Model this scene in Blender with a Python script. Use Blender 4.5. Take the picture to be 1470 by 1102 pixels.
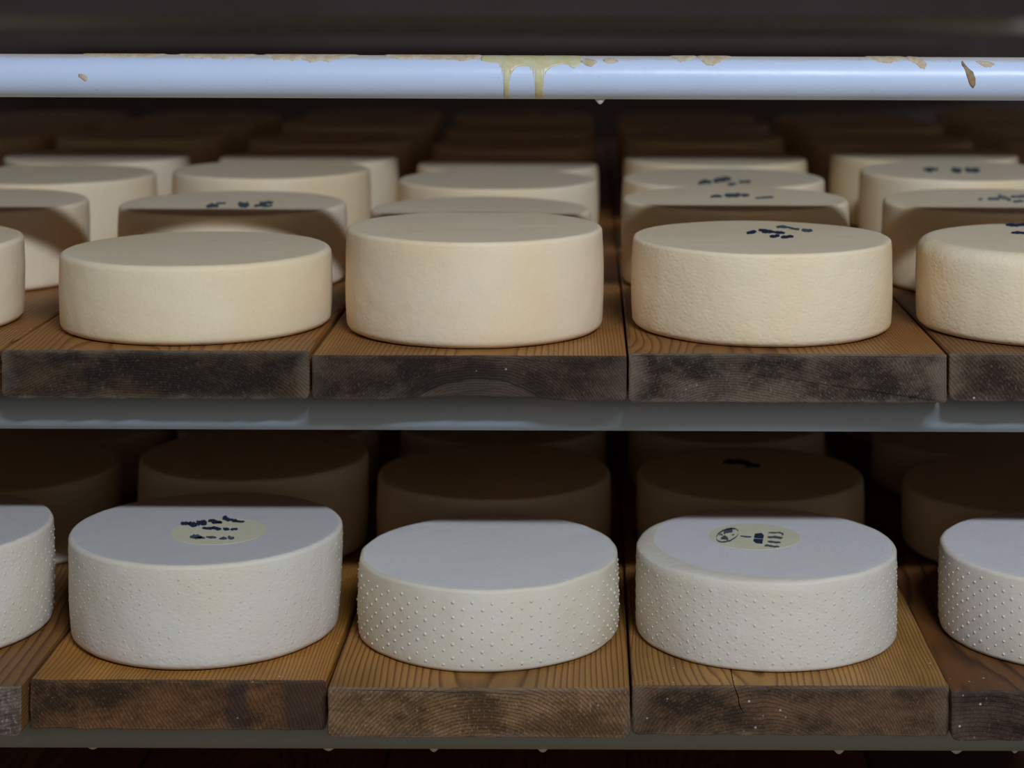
import bpy, bmesh, math, random
from mathutils import Vector, noise as mnoise

# ------------------------------------------------------------------ camera, light, exposure
for o in list(bpy.data.objects):
    bpy.data.objects.remove(o)
scene = bpy.context.scene
C = scene.collection
PI = math.pi
CAMZ = 1.35                      # lens height above the floor
F = 2800.0                       # focal length in pixels of the 1470 px wide frame
VX, VY = 848.0, -30.0            # where lines running into the depth meet

cam_d = bpy.data.cameras.new('camera')
cam_d.sensor_width = 36.0
cam_d.lens = F / 1470.0 * 36.0
cam_d.shift_x = -(VX - 735.0) / 1470.0
cam_d.shift_y = -(551.0 - VY) / 1470.0
cam_d.clip_start = 0.05
cam_d.dof.use_dof = True
cam_d.dof.focus_distance = 1.87
cam_d.dof.aperture_fstop = 4.0
cam = bpy.data.objects.new('camera', cam_d)
cam.location = (0, 0, CAMZ)
cam.rotation_euler = (PI / 2, math.radians(-0.2), 0)
C.objects.link(cam)
scene.camera = cam

world = bpy.data.worlds.new('world')
scene.world = world
world.use_nodes = True
world.node_tree.nodes['Background'].inputs[0].default_value = (0.60, 0.66, 0.80, 1)
world.node_tree.nodes['Background'].inputs[1].default_value = 0.02

def area_lamp(name, loc, target, sx, sy, power, col):
    l = bpy.data.lights.new(name, 'AREA')
    l.shape = 'RECTANGLE'
    l.size, l.size_y = sx, sy
    l.energy = power
    l.color = col
    o = bpy.data.objects.new(name, l)
    o.location = loc
    d = Vector(target) - Vector(loc)
    o.rotation_euler = d.to_track_quat('-Z', 'Y').to_euler()
    C.objects.link(o)
    return o

# fluorescent tube under the ceiling of the aisle, parallel to the rack
area_lamp('ceiling_tube', (0.95, -1.28, CAMZ + 1.894), (0.80, -0.25, CAMZ - 0.10), 1.2, 0.13, 130.0, (0.80, 0.93, 1.12))
# added fill lamp behind the rack, lifts the back wall and rear rail
area_lamp('back_fill_lamp', (-0.2, 5.35, CAMZ + 1.90), (-0.2, 5.6, CAMZ - 1.0), 1.5, 0.14, 2.4, (1.0, 0.90, 0.86))

scene.view_settings.view_transform = 'Standard'
scene.view_settings.look = 'None'
scene.view_settings.gamma = 1.0
scene.view_settings.exposure = 0.0
scene.view_settings.use_curve_mapping = False
scene.cycles.use_denoising = True
scene.cycles.max_bounces = 8
scene.cycles.diffuse_bounces = 5

# ------------------------------------------------------------------ helpers
ORD = ['', 'first', 'second', 'third', 'fourth', 'fifth', 'sixth', 'seventh', 'eighth']
def link(name, mesh, mats=(), parent=None, loc=None):
    o = bpy.data.objects.new(name, mesh)
    C.objects.link(o)
    for m in mats:
        mesh.materials.append(m)
    if parent is not None:
        o.parent = parent
    if loc is not None:
        o.location = loc
    return o

def tag(o, label=None, cat=None, group=None, kind=None):
    if label: o['label'] = label
    if cat: o['category'] = cat
    if group: o['group'] = group
    if kind: o['kind'] = kind
    return o

def mesh_from(name, verts, faces, smooth=True):
    me = bpy.data.meshes.new(name)
    me.from_pydata(verts, [], faces)
    me.update()
    if smooth:
        me.polygons.foreach_set('use_smooth', [True] * len(me.polygons))
    return me

def box_mesh(name, x0, x1, y0, y1, z0, z1):
    v = [(x, y, z) for x in (x0, x1) for y in (y0, y1) for z in (z0, z1)]
    f = [(0, 1, 3, 2), (4, 6, 7, 5), (0, 4, 5, 1), (2, 3, 7, 6), (0, 2, 6, 4), (1, 5, 7, 3)]
    return mesh_from(name, v, f, False)

# px helpers: a point seen in the photograph on a known plane of the rack
def X_at(px, depth): return (px - VX) * depth / F
def Z_at(py, depth): return CAMZ - (py - VY) * depth / F
def on_plane(px, py, z):
    depth = (CAMZ - z) * F / (py - VY)
    return X_at(px, depth), depth

class NT:
    def __init__(self, name):
        self.m = bpy.data.materials.new(name)
        self.m.use_nodes = True
        self.t = self.m.node_tree
        self.b = self.t.nodes['Principled BSDF']
    def n(self, typ, **kw):
        nd = self.t.nodes.new(typ)
        for k, v in kw.items():
            setattr(nd, k, v)
        return nd
    def l(self, a, b): self.t.links.new(a, b)
    def put(self, sock, v):
        if isinstance(v, bpy.types.NodeSocket): self.l(v, sock)
        else: sock.default_value = v
    def math(self, op, a, b=0.0, c=0.0):
        nd = self.n('ShaderNodeMath', operation=op)
        self.put(nd.inputs[0], a); self.put(nd.inputs[1], b); self.put(nd.inputs[2], c)
        return nd.outputs[0]
    def noise(self, vec, scale, detail=3.0, rough=0.5, dist=0.0):
        nd = self.n('ShaderNodeTexNoise')
        if vec is not None: self.l(vec, nd.inputs['Vector'])
        nd.inputs['Scale'].default_value = scale
        nd.inputs['Detail'].default_value = detail
        nd.inputs['Roughness'].default_value = rough
        nd.inputs['Distortion'].default_value = dist
        return nd.outputs['Fac']
    def ramp(self, fac, stops):
        nd = self.n('ShaderNodeValToRGB')
        self.l(fac, nd.inputs[0])
        e = nd.color_ramp.elements
        while len(e) < len(stops): e.new(0.5)
        for i, (p, c) in enumerate(stops):
            e[i].position = p
            e[i].color = (c, c, c, 1) if isinstance(c, (int, float)) else tuple(c) + (1,)
        return nd.outputs[0]
    def mix(self, fac, a, b, mode='MIX'):
        nd = self.n('ShaderNodeMix', data_type='RGBA', blend_type=mode)
        self.put(nd.inputs[0], fac)
        for s, v in ((nd.inputs[6], a), (nd.inputs[7], b)):
            if isinstance(v, bpy.types.NodeSocket): self.l(v, s)
            else: s.default_value = tuple(v) + (1,)
        return nd.outputs[2]
    def mapping(self, vec, scale=(1, 1, 1), loc=(0, 0, 0)):
        nd = self.n('ShaderNodeMapping')
        self.l(vec, nd.inputs[0])
        nd.inputs['Location'].default_value = loc
        nd.inputs['Scale'].default_value = scale
        return nd.outputs[0]
    def obj(self): return self.n('ShaderNodeTexCoord').outputs['Object']
    def bump(self, h, strength, dist, normal=None):
        nd = self.n('ShaderNodeBump')
        self.l(h, nd.inputs['Height'])
        nd.inputs['Strength'].default_value = strength
        nd.inputs['Distance'].default_value = dist
        if normal is not None: self.l(normal, nd.inputs['Normal'])
        return nd.outputs[0]
    def done(self, col=None, rough=None, normal=None, spec=None):
        if col is not None:
            if isinstance(col, bpy.types.NodeSocket): self.l(col, self.b.inputs['Base Color'])
            else: self.b.inputs['Base Color'].default_value = tuple(col) + (1,)
        if rough is not None: self.put(self.b.inputs['Roughness'], rough)
        if normal is not None: self.l(normal, self.b.inputs['Normal'])
        if spec is not None: self.b.inputs['Specular IOR Level'].default_value = spec
        return self.m

# ------------------------------------------------------------------ materials
def mat_plaster(name, c1, c2):
    t = NT(name)
    v = t.obj()
    n1 = t.noise(v, 1.7, 5, 0.6)
    n2 = t.noise(v, 40, 4, 0.6)
    col = t.mix(t.ramp(n1, [(0.3, 0.0), (0.7, 1.0)]), c1, c2)
    return t.done(col, 0.9, t.bump(n2, 0.4, 0.004), 0.2)

def mat_paint():
    """pale blue gloss paint, tan residue where boards have lain along the top"""
    t = NT('rail_paint')
    v = t.obj()
    geo = t.n('ShaderNodeNewGeometry')
    sep = t.n('ShaderNodeSeparateXYZ'); t.l(geo.outputs['Normal'], sep.inputs[0])
    nz = sep.outputs['Z']
    n1 = t.noise(t.mapping(v, (1, 0.3, 0.3)), 45, 5, 0.65)
    n2 = t.noise(t.mapping(v, (1, 0.25, 0.25)), 9, 3, 0.6)
    # residue climbs down from the crown by a ragged amount
    lim = t.math('ADD', nz, t.math('MULTIPLY', t.math('SUBTRACT', n1, 0.5), 0.22))
    lim = t.math('ADD', lim, t.math('MULTIPLY', t.math('SUBTRACT', n2, 0.5), 0.16))
    mask = t.ramp(lim, [(0.80, 0.0), (0.90, 1.0)])
    info = t.n('ShaderNodeObjectInfo')
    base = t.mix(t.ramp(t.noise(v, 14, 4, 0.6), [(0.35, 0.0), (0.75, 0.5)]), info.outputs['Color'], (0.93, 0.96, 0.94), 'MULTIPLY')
    tan = t.mix(t.noise(v, 60, 3), (0.50, 0.42, 0.30), (0.66, 0.58, 0.46))
    col = t.mix(t.math('MULTIPLY', mask, 0.75), base, tan)
    specks = t.ramp(t.noise(v, 130, 2, 0.5), [(0.735, 0.0), (0.76, 1.0)])
    col = t.mix(t.math('MULTIPLY', specks, 0.45), col, (0.42, 0.40, 0.30))
    rough = t.math('ADD', t.math('ADD', 0.20, t.math('MULTIPLY', t.noise(t.mapping(v, (1, 0.2, 0.2)), 5.0, 2), 0.30)), t.math('MULTIPLY', mask, 0.35))
    h = t.noise(t.mapping(v, (1, 1, 1)), 22, 3, 0.55)
    return t.done(col, rough, t.bump(h, 0.5, 0.0016), 0.45)

def mat_plain(name, c1, c2, scale=80, rough=0.6, bump=0.2, spec=0.3):
    t = NT(name)
    v = t.obj()
    n1 = t.noise(v, scale, 4, 0.6)
    col = t.mix(t.ramp(n1, [(0.3, 0.0), (0.7, 1.0)]), c1, c2)
    return t.done(col, rough, t.bump(n1, bump, 0.001), spec)

def mat_wood(name, px, pz, light, dark, end_a, end_b, freq=210.0, seed=0.0, end_mix=0.85, edge=0.6, wob=0.05, rings=0.45, band=None, stains=()):
    light = (light[0] * 1.12, light[1] * 0.98, light[2] * 0.72)
    dark = (dark[0] * 0.95, dark[1] * 0.82, dark[2] * 0.60)
    t = NT(name)
    v = t.obj()
    sep = t.n('ShaderNodeSeparateXYZ'); t.l(v, sep.inputs[0])
    x, y, z = sep.outputs
    off = (seed * 3.1, seed * 1.7, seed * 2.3)
    # grain wanders slowly along the board
    w1 = t.math('MULTIPLY', t.math('SUBTRACT', t.noise(t.mapping(v, (1, 0.35, 1), off), 5.0, 2, 0.5), 0.5), wob)
    w2 = t.math('MULTIPLY', t.math('SUBTRACT', t.noise(t.mapping(v, (1, 0.12, 1), off), 40.0, 2, 0.5), 0.5), 0.004)
    dx = t.math('SUBTRACT', x, px)
    dz = t.math('SUBTRACT', z, pz)
    r = t.math('SQRT', t.math('ADD', t.math('MULTIPLY', dx, dx), t.math('MULTIPLY', dz, dz)))
    r = t.math('ADD', t.math('ADD', r, w1), w2)
    ph = t.math('FRACT', t.math('MULTIPLY', t.math('ADD', r, t.math('MULTIPLY', t.noise(t.mapping(v, (0.4, 0.05, 0.4), off), 30.0, 1), 0.012)), freq * 1.5))
    late = t.ramp(ph, [(0.0, 0.15), (0.55, 0.25), (0.86, 1.0), (1.0, 0.1)])
    blot = t.noise(t.mapping(v, (1, 0.3, 1), off), 11.0, 4, 0.6)
    col = t.mix(late, light, dark)
    col = t.mix(t.ramp(blot, [(0.38, 0.0), (0.75, 0.62)]), col, [c * 0.38 for c in dark])
    fib = t.noise(t.mapping(v, (1, 0.02, 1), off), 420.0, 2, 0.5)
    col = t.mix(t.math('MULTIPLY', t.math('SUBTRACT', fib, 0.35), 0.5), col, [c * 0.6 for c in dark])
    # sawn end: dirt and mould soaked into the end grain
    n_end = t.noise(t.mapping(v, (1, 1, 1.6), off), 16.0, 6, 0.7)
    fine = t.noise(t.mapping(v, (1, 1, 0.6), off), 480.0, 3, 0.65)
    endc = t.mix(t.ramp(n_end, [(0.42, 0.0), (0.62, 1.0)]), [end_a[0] * 0.5, end_a[1] * 0.40, end_a[2] * 0.28], [end_b[0] * 1.4, end_b[1] * 1.18, end_b[2] * 0.86])
    endc = t.mix(t.math('MULTIPLY', late, rings), endc, [c * 0.30 for c in end_a])
    endc = t.mix(t.ramp(fine, [(0.56, 0.0), (0.74, 0.5)]), endc, [min(1, c * 2.4 + 0.01) for c in end_b])
    endc = t.mix(t.ramp(fine, [(0.28, 0.55), (0.46, 0.0)]), endc, [c * 0.2 for c in end_a])
    geo = t.n('ShaderNodeNewGeometry')
    gs = t.n('ShaderNodeSeparateXYZ'); t.l(geo.outputs['True Normal'], gs.inputs[0])
    facing = t.ramp(t.math('MULTIPLY', gs.outputs['Y'], -1.0), [(0.05, 0.0), (0.5, 1.0)])
    if band is not None:      # a few hard dark growth rings over a paler heart
        rb = t.math('ADD', t.math('SQRT', t.math('ADD', t.math('MULTIPLY', dx, dx), t.math('MULTIPLY', dz, dz))), w2)
        rel = t.math('DIVIDE', t.math('SUBTRACT', rb, band[0]), band[1] - band[0])
        inb = t.ramp(rel, [(0.0, 0.0), (0.08, 1.0), (0.75, 0.8), (1.0, 0.0)])
        stripe = t.ramp(t.math('FRACT', t.math('MULTIPLY', rel, 4.0)), [(0.0, 0.25), (0.5, 1.0), (1.0, 0.25)])
        heart = t.ramp(rel, [(0.0, 0.6), (0.04, 0.0)])
        endc = t.mix(heart, endc, (0.060, 0.046, 0.034))
        endc = t.mix(t.math('MULTIPLY', inb, stripe), endc, (0.006, 0.005, 0.005))
    for (sx0, sx1) in stains:   # dark vertical stains on the sawn end
        sn = t.math('ADD', x, t.math('MULTIPLY', t.math('SUBTRACT', t.noise(v, 50, 3), 0.5), 0.012))
        sm = t.math('MULTIPLY', t.ramp(t.math('SUBTRACT', sn, sx0 - 0.5), [(0.498, 0.0), (0.503, 1.0)]), t.ramp(t.math('SUBTRACT', sn, sx1 - 0.5), [(0.497, 1.0), (0.502, 0.0)]))
        endc = t.mix(t.math('MULTIPLY', sm, 0.8), endc, (0.014, 0.009, 0.011))
    # worn paler arrises
    ex = t.math('ABSOLUTE', x)
    edge_n = t.math('MULTIPLY', t.math('SUBTRACT', t.noise(v, 60, 3), 0.5), 0.03)
    em = t.ramp(t.math('ADD', ex, edge_n), [(0.128, 0.0), (0.152, 1.0)])
    ez = t.ramp(t.math('ADD', t.math('ABSOLUTE', t.math('SUBTRACT', z, 0.023)), t.math('MULTIPLY', edge_n, 0.35)), [(0.0185, 0.0), (0.0232, 1.0)])
    worn = t.math('MULTIPLY', t.math('MAXIMUM', em, ez), edge)
    endc = t.mix(worn, endc, (0.20, 0.155, 0.11))
    col = t.mix(t.math('MULTIPLY', facing, end_mix), col, endc)
    sp = t.n('ShaderNodeTexVoronoi'); t.l(t.mapping(v, (1, 0.8, 1), off), sp.inputs['Vector']); sp.inputs['Scale'].default_value = 85
    gate = t.ramp(t.noise(t.mapping(v, (1, 1, 1), off), 12, 2), [(0.56, 0.0), (0.64, 1.0)])
    speck = t.math('MULTIPLY', t.ramp(sp.outputs['Distance'], [(0.06, 1.0), (0.11, 0.0)]), gate)
    col = t.mix(t.math('MULTIPLY', speck, 0.8), col, (0.55, 0.53, 0.50))
    h = t.math('ADD', t.math('MULTIPLY', late, -0.6), t.math('MULTIPLY', fine, 0.8))
    rough = t.math('ADD', 0.5, t.math('MULTIPLY', facing, 0.35))
    return t.done(col, rough, t.bump(h, 0.55, 0.0014), 0.3)

def mat_cheese(name, weave=0.0, pits=0.0, mottle=0.8, blue=1.0):
    """washed cheese rind; the tint of each wheel comes from its object colour"""
    t = NT(name)
    v = t.obj()
    info = t.n('ShaderNodeObjectInfo')
    rnd = t.n('ShaderNodeCombineXYZ'); t.l(info.outputs['Random'], rnd.inputs[0]); t.l(info.outputs['Random'], rnd.inputs[2])
    add = t.n('ShaderNodeVectorMath', operation='MULTIPLY_ADD')
    t.l(rnd.outputs[0], add.inputs[0]); add.inputs[1].default_value = (7, 7, 7); t.l(v, add.inputs[2])
    p = add.outputs[0]
    n1 = t.noise(p, 9, 3, 0.55)
    n2 = t.noise(p, 260, 3, 0.6)
    base = info.outputs['Color']
    col = t.mix(t.ramp(n1, [(0.40, 0.0), (0.70, mottle)]), base, (0.98, 0.91, 0.73), 'MULTIPLY')
    col = t.mix(t.ramp(n2, [(0.55, 0.0), (0.80, 0.22)]), col, (0.80, 0.72, 0.60), 'MULTIPLY')
    if weave:       # top face tone per wheel; blue paints in the cooler light tops get
        cmb = t.n('ShaderNodeCombineColor')
        t.l(info.outputs['Alpha'], cmb.inputs[0]); t.l(t.math('MULTIPLY', info.outputs['Alpha'], 1 + (blue - 1) * 0.2), cmb.inputs[1]); t.l(t.math('MULTIPLY', info.outputs['Alpha'], blue), cmb.inputs[2])
        col = t.mix(1.0, col, cmb.outputs[0], 'MULTIPLY')
    nrm = t.bump(n2, 0.30, 0.0009)
    nrm = t.bump(t.noise(p, 45, 3, 0.5), 0.30, 0.003, nrm)
    if pits:
        vo = t.n('ShaderNodeTexVoronoi'); t.l(t.mapping(p, (1, 1, 1.5)), vo.inputs['Vector']); vo.inputs['Scale'].default_value = 170
        nrm = t.bump(t.ramp(vo.outputs['Distance'], [(0.1, 0.0), (0.5, 1.0)]), pits, 0.0012, nrm)
    if weave:
        s = t.n('ShaderNodeSeparateXYZ'); t.l(v, s.inputs[0])
        wx = t.math('SINE', t.math('MULTIPLY', s.outputs['X'], 2 * PI / 0.0026))
        wy = t.math('SINE', t.math('MULTIPLY', s.outputs['Y'], 2 * PI / 0.0036))
        nrm = t.bump(t.math('MULTIPLY', wx, wy), weave, 0.0007, nrm)
    t.b.inputs['Subsurface Weight'].default_value = 0.18
    t.b.inputs['Subsurface Radius'].default_value = (0.9, 0.55, 0.30)
    t.b.inputs['Subsurface Scale'].default_value = 0.008
    return t.done(col, 0.62, nrm, 0.28)

M = {}
M['wall'] = mat_plaster('cellar_plaster', (0.185, 0.145, 0.13), (0.15, 0.115, 0.10))  # darkened to stand in for shade of higher shelving that is not built
M['wall_aisle'] = mat_plaster('aisle_plaster', (0.40, 0.34, 0.26), (0.34, 0.29, 0.22))
M['floor'] = mat_plaster('concrete', (0.46, 0.38, 0.28), (0.40, 0.33, 0.24))
M['paint'] = mat_paint()
M['ochre'] = mat_plain('ochre_film', (0.64, 0.50, 0.22), (0.66, 0.64, 0.42), 120, 0.35, 0.1, 0.4)
M['crust'] = mat_plain('tan_crust', (0.50, 0.36, 0.20), (0.68, 0.58, 0.42), 160, 0.8, 0.6, 0.2)
M['scab'] = mat_plain('rust_scab', (0.25, 0.16, 0.07), (0.40, 0.29, 0.16), 200, 0.8, 0.6, 0.2)
M['drip'] = mat_plain('dried_drip', (0.50, 0.50, 0.45), (0.60, 0.60, 0.55), 100, 0.4, 0.1, 0.4)
M['ink'] = mat_plain('blue_ink', (0.012, 0.022, 0.055), (0.03, 0.045, 0.09), 300, 0.7, 0.1, 0.2)
M['ink_faded'] = mat_plain('faded_ink', (0.05, 0.075, 0.10), (0.11, 0.13, 0.14), 300, 0.7, 0.1, 0.2)
M['ink_pale'] = mat_plain('pale_ink', (0.16, 0.18, 0.19), (0.24, 0.25, 0.24), 300, 0.7, 0.1, 0.2)
M['casein'] = mat_plain('casein_label', (0.73, 0.665, 0.44), (0.77, 0.71, 0.51), 60, 0.55, 0.1, 0.3)
M['side'] = mat_cheese('cheese_rind')
M['side_pit'] = mat_cheese('pitted_cheese_rind', pits=0.16)
M['side_fresh'] = mat_cheese('grainy_fresh_rind', pits=0.15, mottle=0.6)
M['top'] = mat_cheese('cloth_pressed_rind', weave=0.25, mottle=0.5, blue=1.0)
M['top_white'] = mat_cheese('cloth_pressed_fresh_rind', weave=0.6, mottle=0.15, blue=1.17)  # bluer, standing in for cool light on the upturned faces
M['fixture'] = mat_plain('galvanised_steel', (0.35, 0.36, 0.37), (0.42, 0.43, 0.44), 30, 0.45, 0.1, 0.5)

# ------------------------------------------------------------------ the cellar
RX0, RX1, RY0, RY1, RZ1 = -3.2, 3.0, -2.6, 6.1, CAMZ + 2.05
tag(link('floor', box_mesh('floor', RX0, RX1, RY0, RY1, -0.12, 0), [M['floor']]), kind='structure')
tag(link('ceiling', box_mesh('ceiling', RX0, RX1, RY0, RY1, RZ1, RZ1 + 0.12), [M['wall_aisle']]), kind='structure')
tag(link('wall_back', box_mesh('wall_back', RX0, RX1, RY1, RY1 + 0.15, 0, RZ1), [M['wall']]), kind='structure')
tag(link('wall_front', box_mesh('wall_front', RX0, RX1, RY0 - 0.15, RY0, 0, RZ1), [M['wall_aisle']]), kind='structure')
tag(link('wall_left', box_mesh('wall_left', RX0 - 0.15, RX0, RY0, RY1, 0, RZ1), [M['wall']]), kind='structure')
tag(link('wall_right', box_mesh('wall_right', RX1, RX1 + 0.15, RY0, RY1, 0, RZ1), [M['wall']]), kind='structure')

# ------------------------------------------------------------------ the rack of round rails
RAIL_Y, RAIL_R = 1.888, 0.0209
REAR_Y = 4.10
RAIL_X0, RAIL_X1 = -1.52, 1.24
# level: centre height of its rails
Z_LOW = CAMZ - 0.7229
Z_MID = CAMZ - 0.4155
Z_TOP = CAMZ - 0.0952
Z_OVER = CAMZ + 0.245
Z_UNDER = CAMZ - 1.035
rack = bpy.data.objects.new('ripening_rack', None)
C.objects.link(rack)
rack.location = (0, RAIL_Y, 0)
tag(rack, 'metal ripening rack of pale blue painted round rails carrying the boards', 'rack')

def tube_mesh(name, x0, x1, r, seg=40, nx=60, sag=0.0):
    verts, faces = [], []
    for i in range(nx + 1):
        x = x0 + (x1 - x0) * i / nx
        for k in range(seg):
            a = 2 * PI * k / seg
            verts.append((x, r * math.cos(a), r * math.sin(a)))
    for i in range(nx):
        for k in range(seg):
            a, b = i * seg + k, i * seg + (k + 1) % seg
            faces.append((a, a + seg, b + seg, b))
    faces.append(tuple(range(seg)))
    faces.append(tuple(nx * seg + k for k in reversed(range(seg))))
    return mesh_from(name, verts, faces)

rails = {}
rail_me = tube_mesh('rail', RAIL_X0, RAIL_X1, RAIL_R)
rail_me.materials.append(M['paint'])
for key, zc, yy, lab in (('top', Z_TOP, RAIL_Y, 'pale blue painted rail with ochre runs and tan crust'),
                         ('mid', Z_MID, RAIL_Y, 'shade-darkened grey blue rail under the upper boards'),
                         ('low', Z_LOW, RAIL_Y, 'shade-darkened grey green rail with hanging drips under the lower boards'),
                         ('over', Z_OVER, RAIL_Y, None),
                         ('top_r', Z_TOP, REAR_Y, 'dim grey rail at the back of the rack'),
                         ('under', Z_UNDER, RAIL_Y, None), ('under_r', Z_UNDER, REAR_Y, None), ('mid_r', Z_MID, REAR_Y, None), ('low_r', Z_LOW, REAR_Y, None), ('over_r', Z_OVER, REAR_Y, None)):
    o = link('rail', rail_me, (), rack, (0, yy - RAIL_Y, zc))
    if lab: o['label'] = lab
    o.color = {'top': (0.63, 0.71, 0.88, 1), 'mid': (0.34, 0.40, 0.46, 1), 'low': (0.27, 0.285, 0.25, 1), 'top_r': (0.92, 0.90, 0.82, 1)}.get(key, (0.45, 0.52, 0.60, 1))  # shade painted in: mid and low darkened; rear rail whitened to look better lit
    rails[key] = o
for px_ in (RAIL_X0 + 0.03, RAIL_X1 - 0.03):
    for py_ in (0.0, REAR_Y - RAIL_Y):
        off = RAIL_R + 0.02
        sgn = -1 if py_ > 0.1 else 1
        link('upright', box_mesh('upright', -0.02, 0.02, -0.019, 0.019, 0, RZ1 - 0.5), [M['paint']], rack,
             (px_, py_ + (off if py_ > 0.1 else off) , 0))

# what clings to the rails: films, crusts and drips
def ang_of(py):
    """height on the top rail seen at a photo row -> angle round the rail (0 = towards the aisle, 90 deg = crown)"""
    t = (111.0 - py) / 31.0
    return math.asin(max(-1, min(1, t))) + math.radians(2.5)

def rail_patch(name, rail, mat, cols, thick=0.0004, k=10, rag=0.0, seed=1):
    """cols: (photo column, upper row or None for 'over the crown', lower row)"""
    rng = random.Random(seed)
    # densify
    dense = []
    for (a, b) in zip(cols[:-1], cols[1:]):
        n = max(1, int(abs(b[0] - a[0]) / 2.5))
        for i in range(n):
            u = i / n
            f = lambda p, q: p + (q - p) * u
            dense.append((f(a[0], b[0]), f(a[1], b[1]), f(a[2], b[2])))
    dense.append(cols[-1])
    verts, faces = [], []
    n = len(dense)
    for i, (px, y0, y1) in enumerate(dense):
        x = X_at(px, RAIL_Y - RAIL_R)
        a0 = ang_of(y0) if y0 > 79.5 else math.radians(105)
        a1 = ang_of(y1 + rng.uniform(-rag, rag))
        for j in range(k + 1):
            u = j / k
            a = a0 + (a1 - a0) * u
            e = min(1.0, min(u, 1 - u) * k * 0.5, min(i, n - 1 - i) * 0.5)
            r = RAIL_R + thick * (0.15 + 0.85 * e)
            verts.append((x, -r * math.cos(a), r * math.sin(a)))
    w = k + 1
    for i in range(n - 1):
        for j in range(k):
            faces.append((i * w + j, i * w + j + 1, (i + 1) * w + j + 1, (i + 1) * w + j))
    base = len(verts)
    # closed underside a hair inside the paint
    for i, (px, y0, y1) in enumerate(dense):
        for j in range(w):
            v = verts[i * w + j]
            rr = math.hypot(v[1], v[2])
            s = (RAIL_R - 0.0004) / rr
            verts.append((v[0], v[1] * s, v[2] * s))
    for i in range(n - 1):
        for j in range(k):
            faces.append(tuple(base + q for q in (i * w + j, (i + 1) * w + j, (i + 1) * w + j + 1, i * w + j + 1)))
        for j in (0, k):
            q = (i * w + j, (i + 1) * w + j, base + (i + 1) * w + j, base + i * w + j)
            faces.append(q if j == 0 else q[::-1])
    for i in (0, n - 1):
        for j in range(k):
            q = (i * w + j, i * w + j + 1, base + i * w + j + 1, base + i * w + j)
            faces.append(q[::-1] if i == 0 else q)
    return link(name, mesh_from(name, verts, faces), [mat], rail)

zx = lambda v: 690 + v / 7.35
zy = lambda v: 70 + v / 7.35
film = [(0, 118), (100, 150), (185, 152), (205, 200), (228, 275), (243, 470), (235, 535)]
film_cols = [(zx(a), 79, zy(b)) for a, b in ((0, 125), (60, 140), (120, 150), (185, 152), (205, 195), (226, 270), (240, 400), (246, 540),
             (308, 540), (312, 330), (332, 255), (372, 200), (420, 186), (500, 182), (530, 220), (556, 290), (570, 420), (578, 540),
             (668, 540), (672, 400), (682, 280), (706, 228), (750, 190), (800, 172), (860, 160), (925, 165), (950, 192), (985, 206), (1030, 180), (1060, 140))]
tag(rail_patch('ochre_film', rails['top'], M['ochre'], film_cols, 0.0003, 14, 0.3, 2), 'yellow ochre film running down the rail in two streaks')
crusts = [
    ([(372, 79, 80.5), (384, 79, 84), (392, 79, 88), (405, 79, 86.5), (418, 79, 88.5), (430, 79, 86), (446, 79, 91), (458, 79, 87.5), (470, 79, 90), (482, 79, 86), (500, 79, 82), (512, 79, 80.5)], 3),
    ([(248, 79, 80.5), (262, 79, 82.5), (275, 79, 86), (300, 79, 85), (322, 79, 87), (340, 79, 85), (356, 79, 82), (364, 79, 80.5)], 4),
    ([(834, 87, 88.5), (841, 84, 93), (848, 85, 95.5), (854, 86, 93), (858, 88, 89.5)], 5),
    ([(866, 85.5, 86.5), (873, 83, 91), (880, 84, 91.5), (888, 86.5, 88)], 6),
    ([(1245, 79, 80.5), (1256, 79, 84), (1264, 79, 88), (1276, 79, 90), (1290, 79, 86.5), (1298, 79, 83), (1304, 79, 80.5)], 7),
    ([(1304, 79, 81), (1310, 79, 87), (1316, 80, 90), (1322, 80, 95), (1328, 84, 98), (1332, 89, 92)], 8),
    ([(962, 79, 80.5), (970, 79, 84), (978, 79, 89), (988, 79, 86), (998, 79, 82), (1003, 79, 80.5)], 9),
    ([(1002, 79, 81), (1008, 79, 87), (1014, 79, 92), (1024, 79, 94), (1032, 79, 89), (1044, 79, 84), (1052, 79, 80.5)], 10),
    ([(548, 79, 80.5), (560, 79, 83), (575, 79, 87), (600, 79, 84), (615, 79, 87), (640, 79, 85), (660, 79, 88.5), (680, 79, 85), (692, 79, 81)], 11),
    ([(1404, 86, 87), (1410, 85, 91), (1415, 86, 95), (1423, 86.5, 94), (1430, 89, 90.5)], 12),
    ([(110, 79, 80.5), (124, 79, 83), (140, 79, 84.5), (165, 79, 83), (200, 79, 84.5), (222, 79, 82), (234, 79, 80.5)], 13),
]
for cols, sd in crusts:
    rail_patch('tan_crust', rails['top'], M['crust'], cols, 0.0007, 8, 0.9, sd)
tag(rail_patch('rust_scab', rails['top'], M['scab'], [(1382.5, 87, 92), (1385, 85, 95), (1388, 91, 106), (1391, 95, 116), (1394, 98, 121.5), (1398, 101, 124), (1401, 110, 119)],
           0.0011, 10, 0.5, 21), 'raised brown scab on the rail')
rail_patch('rust_scab', rails['top'], M['crust'], [(113, 108, 112), (118, 108, 116), (123, 110, 119), (126, 113, 117)], 0.0004, 6, 0.4, 22)

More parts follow.
